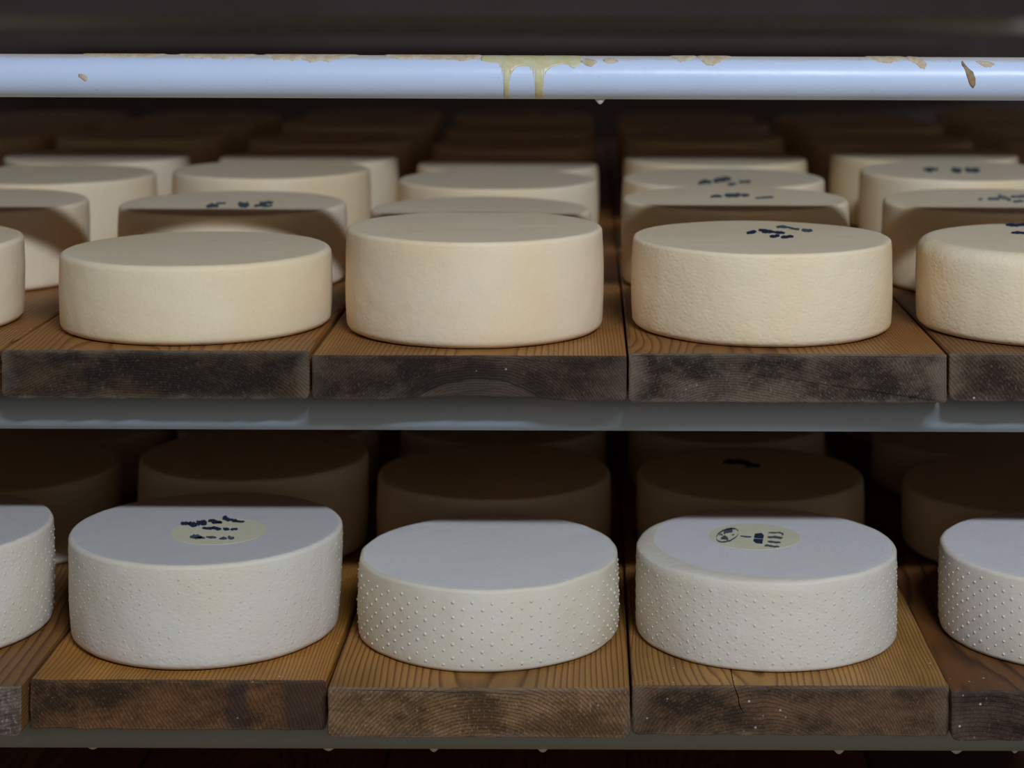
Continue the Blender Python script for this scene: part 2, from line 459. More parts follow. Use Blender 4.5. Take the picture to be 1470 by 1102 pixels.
def drip(rail, px, wpx, hpx, mat):
    s = RAIL_Y / F
    rx, h = wpx * s / 2, hpx * s
    prof = [(1.0, -0.004), (0.92, 0.10 * h), (0.70, 0.42 * h), (0.42, 0.78 * h), (0.16, 0.98 * h)]
    verts, faces, seg = [], [], 14
    for f, d in prof:
        for k in range(seg):
            a = 2 * PI * k / seg
            verts.append((rx * f * math.cos(a), 0.6 * rx * f * math.sin(a), -d))
    verts.append((0, 0, -h))
    for i in range(len(prof) - 1):
        for k in range(seg):
            faces.append((i * seg + k, i * seg + (k + 1) % seg, (i + 1) * seg + (k + 1) % seg, (i + 1) * seg + k)[::-1])
    b = (len(prof) - 1) * seg
    for k in range(seg):
        faces.append((b + k, len(verts) - 1, b + (k + 1) % seg))
    faces.append(tuple(range(seg)))
    return link('hanging_drip', mesh_from('hanging_drip', verts, faces), [mat], rail, (X_at(px, RAIL_Y), -0.002, -RAIL_R + 0.0004))

drip(rails['top'], 862, 16, 8, M['drip'])
for px_, w_, h_ in ((138, 18, 4), (476, 20, 5), (627, 16, 6), (783, 18, 6), (1208, 18, 7), (1376, 20, 6), (1460, 12, 5)):
    drip(rails['low'], px_, w_, h_, M['drip'])

# ------------------------------------------------------------------ the boards
def board(label, xl, xr, yf, z0, z1, mat, seed, length=2.42, crack=None, group=None, bow=0.0):
    """one plank running into the depth: rounded cross-section, ragged sawn end"""
    W, H = xr - xl, z1 - z0
    hw = W / 2
    rng = random.Random(seed)
    prof = []
    def corner(cx, cz, a0, r, n=4):
        for i in range(n + 1):
            a = a0 + (PI / 2) * i / n
            prof.append((cx + r * math.cos(a), cz + r * math.sin(a)))
    rt = rng.uniform(0.0020, 0.0040); rb = rng.uniform(0.003, 0.0065)
    nseg = 26
    def side(p, q, n=nseg):
        for i in range(1, n):
            u = i / n
            prof.append((p[0] + (q[0] - p[0]) * u, p[1] + (q[1] - p[1]) * u))
    # start at bottom-left, anticlockwise seen from the aisle
    corner(-hw + rb, rb, PI, rb)
    side((-hw + rb, 0), (hw - rb, 0))
    corner(hw - rb, rb, 1.5 * PI, rb)
    side((hw, rb), (hw, H - rt), 8)
    corner(hw - rt, H - rt, 0, rt)
    if crack is not None:
        cx, cd = crack
        side((hw - rt, H), (cx + 0.0005, H), 14)
        prof.append((cx + 0.0005, H)); prof.append((cx + 0.0042, H - cd * 0.35)); prof.append((cx + 0.0052, H - cd * 0.6)); prof.append((cx + 0.011, H - cd))
        prof.append((cx + 0.0038, H - cd * 0.6)); prof.append((cx + 0.0032, H - cd * 0.35)); prof.append((cx - 0.0005, H))
        side((cx - 0.0005, H), (-hw + rt, H), 12)
    else:
        side((hw - rt, H), (-hw + rt, H))
    corner(-hw + rt, H - rt, PI / 2, rt)
    side((-hw, H - rt), (-hw, rb), 8)
    n = len(prof)
    ys = [0.0, 0.0006, 0.0018, 0.006, 0.05] + [0.05 + (length - 0.06) * i / 12 for i in range(1, 13)] + [length]
    ins = [0.0018, 0.0006, 0.0, 0.0, 0.0] + [0.0] * 13
    verts, faces = [], []
    for j, y in enumerate(ys):
        for (x, z) in prof:
            s = 1 - ins[j] / hw
            t = 1 - ins[j] / (H / 2)
            nx = mnoise.noise(Vector((x * 40, y * 3, z * 60 + seed * 9.1)))
            nn = mnoise.noise(Vector((x * 160, z * 160, seed * 4.7)))
            zz = H / 2 + (z - H / 2) * t
            wob = 0.0007 * nx + (0.0006 * nn if j < 4 else 0.0002 * nn)
            if z > H - 0.001: wob = wob * 0.35 - 0.0004
            if bow and z < H * 0.3:      # wane along the lower arris
                wob += bow * math.exp(-((x - hw * 0.05) / (hw * 0.5)) ** 4)
            if abs(x) > hw - 0.006: xx = x * s + 0.0006 * nx * (-1 if x > 0 else 1) * 1
            else: xx = x * s
            yy = y + (0.0012 * nn + 0.001 * nx if j < 4 else 0)
            verts.append((xx, yy, max(zz + wob, 0.0002) if z <= H - 0.001 else zz + wob))
    for j in range(len(ys) - 1):
        for i in range(n):
            a, b = j * n + i, j * n + (i + 1) % n
            faces.append((a, b, b + n, a + n))
    faces.append(tuple(reversed(range(n))))
    faces.append(tuple((len(ys) - 1) * n + i for i in range(n)))
    me = mesh_from('board', verts, faces, False)
    me.polygons.foreach_set('use_smooth', [False] * len(me.polygons))
    o = link('shelf_board', me, [mat], None, ((xl + xr) / 2, yf, z0))
    return tag(o, label, 'board', group)

OAK, OAKD = (0.40, 0.225, 0.085), (0.20, 0.098, 0.036)
W = {}
# upper boards: greyer and darker ends
W['u0'] = mat_wood('wood_u0', 0.03, -0.05, (0.36, 0.185, 0.065), (0.17, 0.075, 0.024), (0.022, 0.016, 0.012), (0.065, 0.048, 0.034), 200, 1)
W['u1'] = mat_wood('wood_u1', -0.02, -0.20, (0.36, 0.185, 0.065), (0.18, 0.080, 0.026), (0.009, 0.007, 0.007), (0.048, 0.035, 0.024), 260, 2, 0.96, 0.5)
W['u2'] = mat_wood('wood_u2', 0.008, -0.084, (0.42, 0.215, 0.075), (0.20, 0.090, 0.028), (0.014, 0.010, 0.010), (0.050, 0.038, 0.032), 270, 3, 0.95, 0.25, wob=0.012, rings=0.5, band=(0.104, 0.118))
W['u3'] = mat_wood('wood_u3', -0.06, -0.11, (0.38, 0.19, 0.065), (0.16, 0.07, 0.024), (0.020, 0.016, 0.016), (0.090, 0.075, 0.068), 260, 4, 0.94, 0.6)
W['u4'] = mat_wood('wood_u4', -0.28, -0.12, (0.22, 0.11, 0.042), (0.09, 0.04, 0.015), (0.035, 0.025, 0.020), (0.095, 0.072, 0.056), 200, 5, 0.92, 0.4, wob=0.02, rings=0.8)
W['u5'] = mat_wood('wood_u5', 0.05, -0.10, (0.33, 0.165, 0.055), (0.15, 0.068, 0.022), (0.020, 0.015, 0.013), (0.070, 0.050, 0.038), 230, 6)
# lower boards: warmer, grain clear on the sawn ends
W['l1'] = mat_wood('wood_l1', 0.16, -0.12, (0.28, 0.145, 0.055), (0.11, 0.05, 0.018), (0.09, 0.075, 0.078), (0.24, 0.22, 0.23), 180, 7, 0.9, 0.6)
W['l2'] = mat_wood('wood_l2', -0.25, -0.12, (0.52, 0.27, 0.075), (0.26, 0.115, 0.030), (0.018, 0.010, 0.008), (0.105, 0.052, 0.025), 200, 8, 0.93, 0.12, stains=((0.047, 0.066), (0.098, 0.150)))
W['l3'] = mat_wood('wood_l3', 0.00, -0.075, (0.46, 0.25, 0.085), (0.17, 0.078, 0.024), (0.085, 0.052, 0.028), (0.200, 0.132, 0.080), 190, 9, 0.85, 0.6, wob=0.02, rings=0.75)
W['l4'] = mat_wood('wood_l4', -0.03, -0.07, (0.50, 0.29, 0.105), (0.20, 0.098, 0.034), (0.018, 0.011, 0.009), (0.095, 0.056, 0.038), 230, 10, 0.93, 0.35)
W['l5'] = mat_wood('wood_l5', -0.12, -0.14, (0.20, 0.088, 0.032), (0.060, 0.024, 0.009), (0.013, 0.010, 0.010), (0.055, 0.040, 0.032), 170, 11, 0.9, 0.2)

ZU0, ZU1 = Z_MID + RAIL_R, Z_MID + RAIL_R + 0.0460
ZL0, ZL1 = Z_LOW + RAIL_R, Z_LOW + RAIL_R + 0.0470
upper_edges = {1: (-449, -0.5), 2: (3, 445.5), 3: (449.5, 901.5), 4: (904.5, 1361.5), 5: (1364.5, 1815)}
lower_edges = {1: (-400, 34), 2: (46, 471), 3: (474, 908), 4: (911, 1367), 5: (1370, 1815)}
ZT = {3: ZU1 - 0.003}
uf = {1: 1.826, 2: 1.826, 3: 1.822, 4: 1.820, 5: 1.826}
lf = {1: 1.802, 2: 1.820, 3: 1.803, 4: 1.811, 5: 1.800}
names_u = {1: 'dark wooden board at the far left of the upper shelf, end out of view',
           2: 'wooden board with a mould-darkened end, upper shelf left, under the lowest wheel',
           3: 'wooden board with arched growth rings on its dark end, middle of the upper shelf',
           4: 'wooden board with a grey weathered end, upper shelf right of the middle',
           5: 'wooden board with slanting grain on its end, upper shelf far right'}
names_l = {1: 'wooden board with a pale grey worn end, far left of the lower shelf',
           2: 'honey brown board with a dark streaked end, lower shelf left',
           3: 'pale brown board with wide curved growth rings jutting out, middle of the lower shelf',
           4: 'honey brown board with a cracked dark end, lower shelf right of the middle',
           5: 'dark reddish brown board at the far right of the lower shelf'}
for k in range(1, 6):
    a, b = upper_edges[k]
    board(names_u[k], X_at(a, uf[k]), X_at(b, uf[k]), uf[k], ZU0, ZT.get(k, ZU1), W['u%d' % (0 if k == 1 else k - 1)], k, bow=0.004 if k == 3 else 0.0)
    a, b = lower_edges[k]
    board(names_l[k], X_at(a, lf[k]), X_at(b, lf[k]), lf[k], ZL0, ZL1, W['l%d' % k], 20 + k,
          crack=(-0.053, 0.030) if k == 4 else None)
PITCH = 0.2985
xl6 = X_at(1815, 1.826)
board('wooden board deep in the shadow beyond the right edge of the upper shelf', xl6 + 0.002, xl6 + 0.296, 1.826, ZU0, ZU1, W['u5'], 31)
xr0 = X_at(-449, 1.826)
board('wooden board deep in the shadow beyond the left edge of the upper shelf', xr0 - 0.297, xr0 - 0.002, 1.826, ZU0, ZU1, W['u5'], 32)
for k in range(7):      # the next shelf up, just above the picture; it keeps the light off the back rows
    x0 = xr0 - 0.25 + k * PITCH
    board('wooden board on the shelf above the pale blue rail, %s from the left' % ORD[k + 1], x0, x0 + PITCH - 0.003, 1.826, Z_OVER + RAIL_R, Z_OVER + RAIL_R + 0.046,
          W['u%d' % (k % 6)], 40 + k, group='boards of the next shelf up')

for k in range(6):
    x0 = xr0 + k * PITCH
    board('wooden board in the dark under the bottom rail, %s from the left' % ORD[k + 1], x0, x0 + PITCH - 0.003, 1.826, Z_UNDER + RAIL_R, Z_UNDER + RAIL_R + 0.046,
          W['u%d' % (k % 6)], 60 + k, group='boards of the next shelf down')

# ------------------------------------------------------------------ the cheeses
def top_h(x, y, R, seed, tilt, amp):
    n = mnoise.noise(Vector((x * 14 + seed * 3.3, y * 14, seed)))
    return amp * n + tilt[0] * x + tilt[1] * y

def wheel(label, X, Y, z0, R, H, seed, color, side='side', seg=112, er=0.0045, eb=0.009, taper=0.0, bulge=0.0015,
          tilt=(0, 0), group='cheese wheels', lumpy=0.0009, amp=0.0006, name='cheese_wheel', rim_wave=0.0, top=0.95, cham=None, topmat='top'):
    rng = random.Random(seed)
    prof = [(0.0, 0.0), (0.5, 0.0), (1.0 - 0.4 * eb / R - 0.02, 0.0)]
    for i in range(0, 6):
        a = -PI / 2 + (PI / 2) * i / 5
        prof.append((1 + (eb * (math.cos(a) - 1)) / R, (eb * 0.8 + eb * 0.8 * math.sin(a)) / H))
    nmid = 9
    for i in range(1, nmid):
        prof.append((1.0, (eb * 0.8 / H) + (1 - (eb * 0.8 + er) / H) * i / nmid))
    for i in range(0, 6):
        a = (PI / 2) * i / 5
        prof.append((1 + er * (math.cos(a) - 1) / R, 1 + er * (math.sin(a) - 1) / H))
    top_start = len(prof) - 1
    f0 = prof[-1][0]
    fil0 = top_start - 5
    for f in (0.96, 0.80, 0.60, 0.38, 0.18):
        prof.append((f * f0, 1.0))
    verts, faces = [(0, 0, 0.0)], []
    rows = prof[1:]
    p2, p3 = rng.uniform(0, 6.28), rng.uniform(0, 6.28)
    def rad(a, h, f=1.0):
        ca, sa = math.cos(a), math.sin(a)
        t = 1.0 - taper * (h - 0.5) / R + bulge * (1 - (2 * h - 1) ** 2) / R
        if f <= 0.6: return R * f * t
        w = 0.0012 * math.sin(2 * a + p2) + 0.0006 * math.sin(3 * a + p3)
        w += lumpy * mnoise.noise(Vector((ca * 2.2, sa * 2.2, h * 1.2 + seed * 1.9))) + lumpy * 0.6 * mnoise.noise(Vector((ca * 7, sa * 7, h * 4 + seed)))
        return R * f * t + w * min(1, (f - 0.6) / 0.3)
    for j, (f, h) in enumerate(rows):
        for k in range(seg):
            a = 2 * PI * k / seg
            if cham is not None:      # rim pressed off to a wide bevel on one side
                wgt = max(0.0, math.cos(a - cham[0])) ** 1.3 * cham[1]
                if j + 1 >= fil0 and j + 1 <= top_start:
                    f = 1 - (1 - prof[j + 1][0]) * (er + wgt) / er
                elif j + 1 > top_start:
                    f = prof[j + 1][0] * (f0 - wgt / R) / f0
            ca, sa = math.cos(a), math.sin(a)
            z = H * h
            r = rad(a, h, f)
            if h > 0.5:
                u = (h - 0.5) * 2
                z += u * top_h(r * ca, r * sa, R, seed, tilt, amp)
                if rim_wave and f > 0.93:
                    z += rim_wave * u * mnoise.noise(Vector((ca * 3.2, sa * 3.2, seed * 0.37)))
            elif h > 0.0:
                z += 0.0006 * (0.5 - h) * mnoise.noise(Vector((ca * 3, sa * 3, seed * 2.1)))
            verts.append((r * ca, r * sa, max(z, 0.0)))
    ctr = len(verts)
    verts.append((0, 0, H + top_h(0, 0, R, seed, tilt, amp)))
    nrow = len(rows)
    mats = []
    for k in range(seg):
        faces.append((0, 1 + (k + 1) % seg, 1 + k)); mats.append(0)
    for j in range(nrow - 1):
        for k in range(seg):
            a, b = 1 + j * seg + k, 1 + j * seg + (k + 1) % seg
            faces.append((a, b, b + seg, a + seg))
            mats.append(1 if j + 1 >= top_start else 0)
    b = 1 + (nrow - 1) * seg
    for k in range(seg):
        faces.append((b + k, b + (k + 1) % seg, ctr)); mats.append(1)
    me = mesh_from('cheese_wheel', verts, faces)
    me.polygons.foreach_set('material_index', mats)
    o = link(name, me, [M[side], M[topmat]], None, (X, Y, z0))
    o.color = tuple(color) + (top,)
    o['_h'] = H
    tag(o, label, 'cheese', group)
    info = dict(o=o, R=R, H=H, seed=seed, tilt=tilt, amp=amp, z0=z0, X=X, Y=Y, rad=rad)
    del o['_h']
    return info

def nubs(w, size, dc, dr, height, z_lo, z_hi, seed, keep=1.0):
    """the raised dimples the mould leaves on the side of a fresh wheel"""
    rng = random.Random(seed)
    R, H = w['R'], w['H']
    ncol = int(2 * PI * R / dc) // 2 * 2
    verts, faces = [], []
    for c in range(ncol):
        a = 2 * PI * c / ncol
        z = z_lo + (dr / 2 if c % 2 else 0)
        while z < z_hi:
            if rng.random() < keep:
                aa = a + rng.uniform(-0.05, 0.05) * dc / R
                zz = z + rng.uniform(-0.06, 0.06) * dr
                hh = zz / H
                s = size * rng.uniform(0.75, 1.15)
                ht = height * rng.uniform(0.7, 1.2)
                ca, sa = math.cos(aa), math.sin(aa)
                rr = w['rad'](aa, hh) + 0.0001
                b = len(verts)
                for (f, d) in ((1.0, -0.0012), (0.8, 0.45), (0.42, 0.88)):
                    for k in range(6):
                        t = 2 * PI * k / 6
                        u, v = s * f * math.cos(t), s * f * math.sin(t)
                        q = rr + (d * ht if d > 0 else d)
                        verts.append((q * ca - u * sa, q * sa + u * ca, zz + v))
                verts.append(((rr + ht) * ca, (rr + ht) * sa, zz))
                for j in range(2):
                    for k in range(6):
                        faces.append((b + j * 6 + k, b + j * 6 + (k + 1) % 6, b + (j + 1) * 6 + (k + 1) % 6, b + (j + 1) * 6 + k))
                for k in range(6):
                    faces.append((b + 12 + k, b + 12 + (k + 1) % 6, b + 18))
            z += dr
    o = link('rind_nubs', mesh_from('rind_nubs', verts, faces), [M['side']], w['o'])
    o.color = w['o'].color
    o['label'] = 'raised dots moulded into the side of the wheel'
    o['kind'] = 'stuff'
    return o

def slab(name, w, polys, mat, parent=None, lift=0.0003, thick=0.0006):
    """thin flat shapes lying on the top of a wheel; polys in the wheel's own x, y"""
    verts, faces = [], []
    for poly in polys:
        n = len(poly)
        area = sum(poly[i][0] * poly[(i + 1) % n][1] - poly[(i + 1) % n][0] * poly[i][1] for i in range(n))
        if area < 0: poly = poly[::-1]
        b = len(verts)
        for dz in (lift - thick, lift):
            for (x, y) in poly:
                verts.append((x, y, w['H'] + top_h(x, y, w['R'], w['seed'], w['tilt'], w['amp']) + dz))
        faces.append(tuple(b + n + i for i in range(n)))
        faces.append(tuple(b + i for i in reversed(range(n))))
        for i in range(n):
            j = (i + 1) % n
            faces.append((b + i, b + j, b + n + j, b + n + i))
    return link(name, mesh_from(name, verts, faces, False), [mat], parent if parent is not None else w['o'])

def loc(w, px, py):
    x, y = on_plane(px, py, w['z0'] + w['H'])
    return x - w['X'], y - w['Y']

def stroke(w, pts, hw, seed=0):
    """a blot drawn along photo points on the top of a wheel, half-height hw pixels"""
    rng = random.Random(seed)
    up, dn = [], []
    for i in range(len(pts) - 1):
        (x0, y0), (x1, y1) = pts[i], pts[i + 1]
        n = max(1, int(math.hypot(x1 - x0, (y1 - y0) * 3) / 2.5))
        for k in range(n + (1 if i == len(pts) - 2 else 0)):
            u = k / n
            x, y = x0 + (x1 - x0) * u, y0 + (y1 - y0) * u
            up.append((x, y)); dn.append((x, y))
    m = len(up)
    U, D = [], []
    for i in range(m):
        e = min(1.0, 0.5 + 1.6 * min(i, m - 1 - i) / max(1, m - 1) * 2)
        a = 1.4 * hw * e * rng.uniform(0.6, 1.3)
        b = 1.4 * hw * e * rng.uniform(0.6, 1.3)
        U.append(loc(w, up[i][0], up[i][1] - a)); D.append(loc(w, dn[i][0], dn[i][1] + b))
    return [[U[i], U[i + 1], D[i + 1], D[i]] for i in range(m - 1)]

def disc(w, cx, cy, rx, ry, n=48, rot=0.0):
    return [(cx + rx * math.cos(2 * PI * i / n) * math.cos(rot) - ry * math.sin(2 * PI * i / n) * math.sin(rot),
             cy + rx * math.cos(2 * PI * i / n) * math.sin(rot) + ry * math.sin(2 * PI * i / n) * math.cos(rot)) for i in range(n)]

CREAM = (0.915, 0.745, 0.52)
rngc = random.Random(77)
def tint(base, s=0.03):
    k = 1 + rngc.uniform(-s, s)
    return [min(0.95, base[0] * k), min(0.95, base[1] * (k + rngc.uniform(-0.012, 0.012))), min(0.95, base[2] * (k + rngc.uniform(-0.03, 0.03)))]

ROW_Y = {1: 1.973, 2: 2.255, 3: 2.540, 4: 2.825, 5: 3.105, 6: 3.385, 7: 3.665, 8: 3.945}
# column, row: left px, right px, photo row of the top's back ('b') or front ('f') edge
U = {
    (1, 1): (-346, 28, 'f', 372), (1, 2): (-195, 125, 'b', 273), (1, 3): (-72, 221, 'b', 238), (1, 4): (12, 270, 'b', 214),
    (2, 1): (97, 474.5, 'f', 385), (2, 2): (177, 497.5, 'b', 275), (2, 3): (252, 530, 'b', 231), (2, 4): (318, 571, 'b', 215),
    (3, 1): (503, 865, 'f', 349), (3, 2): (535, 848, 'b', 282), (3, 3): (573, 858, 'b', 243), (3, 4): (600, 858, 'b', 224),
    (4, 1): (910, 1278.5, 'f', 364), (4, 2): (895, 1218.5, 'b', 266), (4, 3): (895, 1185, 'b', 240), (4, 4): (897, 1157, 'b', 214),
    (5, 1): (1320, 1690, 'f', 366), (5, 2): (1269, 1590, 'b', 268), (5, 3): (1236, 1528, 'b', 229), (5, 4): (1195, 1460, 'b', 208),
}
plank_u = {0: 'the board beyond the left edge', 1: 'the far left upper board', 2: 'the second upper board from the left', 3: 'the middle upper board',
           4: 'the fourth upper board from the left', 5: 'the far right upper board', 6: 'the board beyond the right edge'}
lab_u = {
    (1, 1): 'smooth cream cheese wheel cut off by the left edge of the upper shelf front row',
    (2, 1): 'lowest, smooth cream cheese wheel in the front row, left on the upper shelf',
    (3, 1): 'tall smooth unstamped cream cheese wheel in the middle of the upper front row',
    (4, 1): 'cream cheese wheel with a blue ink stamp, upper front row right of the middle',
    (5, 1): 'cream cheese wheel with a pale rim cut off by the right edge, upper front row',
    (1, 2): 'half-shaded cream cheese wheel second in line on the far left upper board',
    (2, 2): 'half-shaded cream cheese wheel with three ink marks, behind the lowest upper wheel',
    (3, 2): 'cream cheese wheel almost hidden right behind the tall middle front wheel',
    (4, 2): 'half-shaded cream wheel with a faint stamp, second in line on the fourth upper board',
    (5, 2): 'half-shaded cream wheel with a faded stamp, second in line on the far right upper board',
    (1, 3): 'cream cheese wheel third in line on the far left upper board',
    (2, 3): 'unstamped cream cheese wheel third in line behind the lowest upper wheel',
    (3, 3): 'cream cheese wheel third in line behind the tall middle front wheel',
    (4, 3): 'cream cheese wheel with a dark smudged stamp, third on the fourth upper board',
    (5, 3): 'cream wheel with a row of dark ink marks, third on the far right upper board',
    (1, 4): 'blurred cream cheese wheel fourth in line on the far left upper board',
    (2, 4): 'blurred cream cheese wheel fourth in line on the second upper board from the left',
    (3, 4): 'blurred cream cheese wheel fourth in line on the middle upper board',
    (4, 4): 'blurred cream cheese wheel fourth in line on the fourth upper board',
    (5, 4): 'blurred cream cheese wheel fourth in line on the far right upper board',
}
special = {(1, 1): dict(), (2, 1): dict(er=0.0055, eb=0.009), (3, 1): dict(er=0.0042, eb=0.010), (4, 1): dict(side='side_pit', er=0.0036, eb=0.009),
           (5, 1): dict(side='side_pit', er=0.014, rim_wave=0.0012)}
UW = {}
for (c, r), (l_, r_, edge, py) in U.items():
    D = ROW_Y[r]
    R = (r_ - l_) / 2 * D / F
    X = X_at((l_ + r_) / 2, D)
    d = D - R if edge == 'f' else D + R
    H = Z_at(py, d) - ZT.get(c, ZU1)
    kw = dict(er=0.0048)
    kw.update(special.get((c, r), {}))
    if r > 1: kw['seg'] = 80
    UW[(c, r)] = wheel(lab_u[(c, r)], X, D, ZT.get(c, ZU1), R, H, 100 + c * 10 + r, tint(CREAM), group='cheese wheels on the upper shelf', **kw)
for c in range(0, 7):
    for r in range(5, 8):
        if c == 0: X0 = X_at((-449 - 452) / 2, 1.826) - PITCH / 2
        elif c == 6: X0 = X_at(1815, 1.826) + PITCH / 2
        else:
            w4 = UW[(c, 4)]; X0 = w4['X']
        rg = random.Random(c * 31 + r)
        wheel('shadowed cream cheese wheel %s in line on %s' % (ORD[r], plank_u[c]), X0 + rg.uniform(-0.006, 0.006), ROW_Y[r] + rg.uniform(-0.004, 0.004),
              ZT.get(c, ZU1), 0.128 + rg.uniform(-0.002, 0.002), 0.095 + rg.uniform(-0.006, 0.006), 300 + c * 10 + r, tint(CREAM), seg=64, group='cheese wheels on the upper shelf')

# lower shelf: fresh white wheels in front, the rest in the shade
WHITE = (0.745, 0.675, 0.562)
L = {
    (1, 1): (-303, 70, 'f', 812), (2, 1): (112, 489, 'f', 814), (3, 1): (521, 891, 'f', 847), (4, 1): (918, 1286, 'f', 834), (5, 1): (1356, 1727, 'f', 838),
    (1, 2): (-152, 170, 'f', 712), (2, 2): (208, 528, 'f', 693), (3, 2): (548, 877, 'f', 719), (4, 2): (918, 1239, 'f', 720), (5, 2): (1300, 1622, 'f', 735),
    (1, 3): (-40, 245, 'f', 640), (2, 3): (262, 545, 'f', 640), (3, 3): (580, 870, 'f', 640), (4, 3): (905, 1185, 'f', 636), (5, 3): (1255, 1540, 'f', 655),
    (1, 4): (40, 300, 'f', 580), (2, 4): (318, 572, 'f', 580), (3, 4): (600, 858, 'f', 580), (4, 4): (897, 1150, 'f', 580), (5, 4): (1205, 1462, 'f', 580),
}
lab_l = {
    (1, 1): 'white cheese wheel with faint dots cut off by the left edge, lower front row',
    (2, 1): 'white cheese wheel with a round pale label under three rows of blurred blue print',
    (3, 1): 'white cheese wheel covered in raised dots with a plain cloth-patterned top, lower middle',
    (4, 1): 'white cheese wheel with a round label showing an oval emblem and digits',
    (5, 1): 'dotted white cheese wheel cut off by the right edge, lower front row',
    (1, 2): 'shaded cheese wheel with a lit foot, second in line on the far left lower board',
    (2, 2): 'shaded cheese wheel second in line behind the lower wheel with blurred blue print',
    (3, 2): 'shaded cheese wheel second in line behind the dotted lower middle wheel',
    (4, 2): 'shaded cheese wheel with a dark smudge on top, behind the wheel with the oval emblem',
    (5, 2): 'shaded cheese wheel second in line on the far right lower board',
}
plank_l = {1: 'the far left lower board', 2: 'the second lower board from the left', 3: 'the middle lower board', 4: 'the fourth lower board from the left', 5: 'the far right lower board'}
special_l = {(1, 1): dict(side='side_fresh', er=0.004), (2, 1): dict(side='side_fresh', top=0.97, amp=0.0, er=0.0042, eb=0.010, taper=-0.004), (3, 1): dict(top=1.2, er=0.0036, eb=0.006, rim_wave=0.0012, lumpy=0.0014),
             (4, 1): dict(side='side_fresh', top=1.16, cham=(math.radians(-150), 0.017), amp=0.0, er=0.004, eb=0.006, bulge=0.0006, rim_wave=0.001), (5, 1): dict(top=1.15, er=0.004, eb=0.006)}
LW = {}
for (c, r), (l_, r_, edge, py) in L.items():
    D = ROW_Y[r] + (-0.004 if r == 1 else 0.01)
    R = (r_ - l_) / 2 * D / F
    X = X_at((l_ + r_) / 2, D)
    H = Z_at(py, D - R) - ZL1
    kw = dict(er=0.0045)
    kw.update(special_l.get((c, r), {}))
    if r > 1: kw['seg'] = 72
    else: kw['topmat'] = 'top_white'
    lab = lab_l.get((c, r), 'dark cheese wheel %s in line on %s' % (ORD[r], plank_l[c]))
    col = tint(WHITE, 0.02) if r == 1 else tint((0.80, 0.71, 0.55))
    LW[(c, r)] = wheel(lab, X, D, ZL1, R, H, 500 + c * 10 + r, col, group='cheese wheels on the lower shelf', **kw)

# moulded dots on the fresh wheels
nubs(LW[(3, 1)], 0.0018, 0.0092, 0.0130, 0.0009, 0.008, LW[(3, 1)]['H'] - 0.007, 1)
nubs(LW[(5, 1)], 0.0017, 0.0088, 0.0122, 0.0008, 0.008, LW[(5, 1)]['H'] - 0.007, 2)
nubs(LW[(4, 1)], 0.0017, 0.0086, 0.0116, 0.00042, 0.010, LW[(4, 1)]['H'] - 0.008, 3, 0.85)
nubs(LW[(1, 1)], 0.0016, 0.0092, 0.0125, 0.00045, 0.012, LW[(1, 1)]['H'] - 0.009, 4, 0.85)
nubs(LW[(2, 1)], 0.0015, 0.0094, 0.0126, 0.00022, 0.014, LW[(2, 1)]['H'] - 0.010, 5, 0.6)

# round labels and their print
def sub(w, px0, py0, s, pts):           # points read from an enlarged crop
    return [(px0 + a / s, py0 + b / s) for a, b in pts]

w = LW[(4, 1)]
cx, cy = loc(w, 1086, 769)
lab4 = slab('casein_label', w, [disc(w, cx, cy, 0.0465, 0.0465, 64)], M['casein'], lift=0.0002, thick=0.0010)
lab4['label'] = 'round pale yellow label'
polys = []
s = 9.19
ring = [(340 + 148 * math.cos(t) * 0.98 - 88 * math.sin(t) * 0.2, 300 - 148 * math.cos(t) * 0.18 + 85 * math.sin(t)) for t in [2 * PI * i / 40 for i in range(41)]]
polys += stroke(w, sub(w, 1010, 735, s, ring), 0.85, 1)
polys += stroke(w, sub(w, 1010, 735, s, [(255, 345), (300, 330), (350, 350)]), 2.0, 2)
polys += stroke(w, sub(w, 1010, 735, s, [(290, 265), (340, 240), (410, 240)]), 2.4, 3)
polys += stroke(w, sub(w, 1010, 735, s, [(230, 300), (260, 285), (280, 310)]), 0.9, 4)
polys += stroke(w, sub(w, 1010, 735, s, [(400, 300), (430, 290)]), 1.0, 5)
p1 = slab('ink_print', w, polys, M['ink_faded'], lab4, lift=0.0004, thick=0.0002)
polys = [[loc(w, *p) for p in sub(w, 1010, 735, s, q)] for q in ([(700, 280), (790, 268), (822, 300), (812, 345), (690, 335)], [(690, 345), (812, 350), (800, 412), (720, 405), (680, 375)])]
slab('ink_print', w, polys, M['ink'], lab4, lift=0.0004, thick=0.0002)
polys = []
polys += stroke(w, sub(w, 1010, 735, s, [(510, 310), (580, 318), (660, 320)]), 0.8, 6)
polys += stroke(w, sub(w, 1010, 735, s, [(880, 268), (960, 265), (1030, 262), (1080, 285), (1060, 300)]), 0.9, 7)
polys += stroke(w, sub(w, 1010, 735, s, [(870, 322), (960, 325), (1070, 332)]), 1.3, 8)
polys += stroke(w, sub(w, 1010, 735, s, [(875, 275), (880, 320)]), 0.8, 9)
polys += stroke(w, sub(w, 1010, 735, s, [(870, 382), (960, 390), (1045, 397)]), 1.0, 10)
polys += stroke(w, sub(w, 1010, 735, s, [(830, 440), (870, 432), (960, 448), (1025, 450)]), 1.1, 11)
slab('ink_print', w, polys, M['ink_faded'], lab4, lift=0.0004, thick=0.0002)

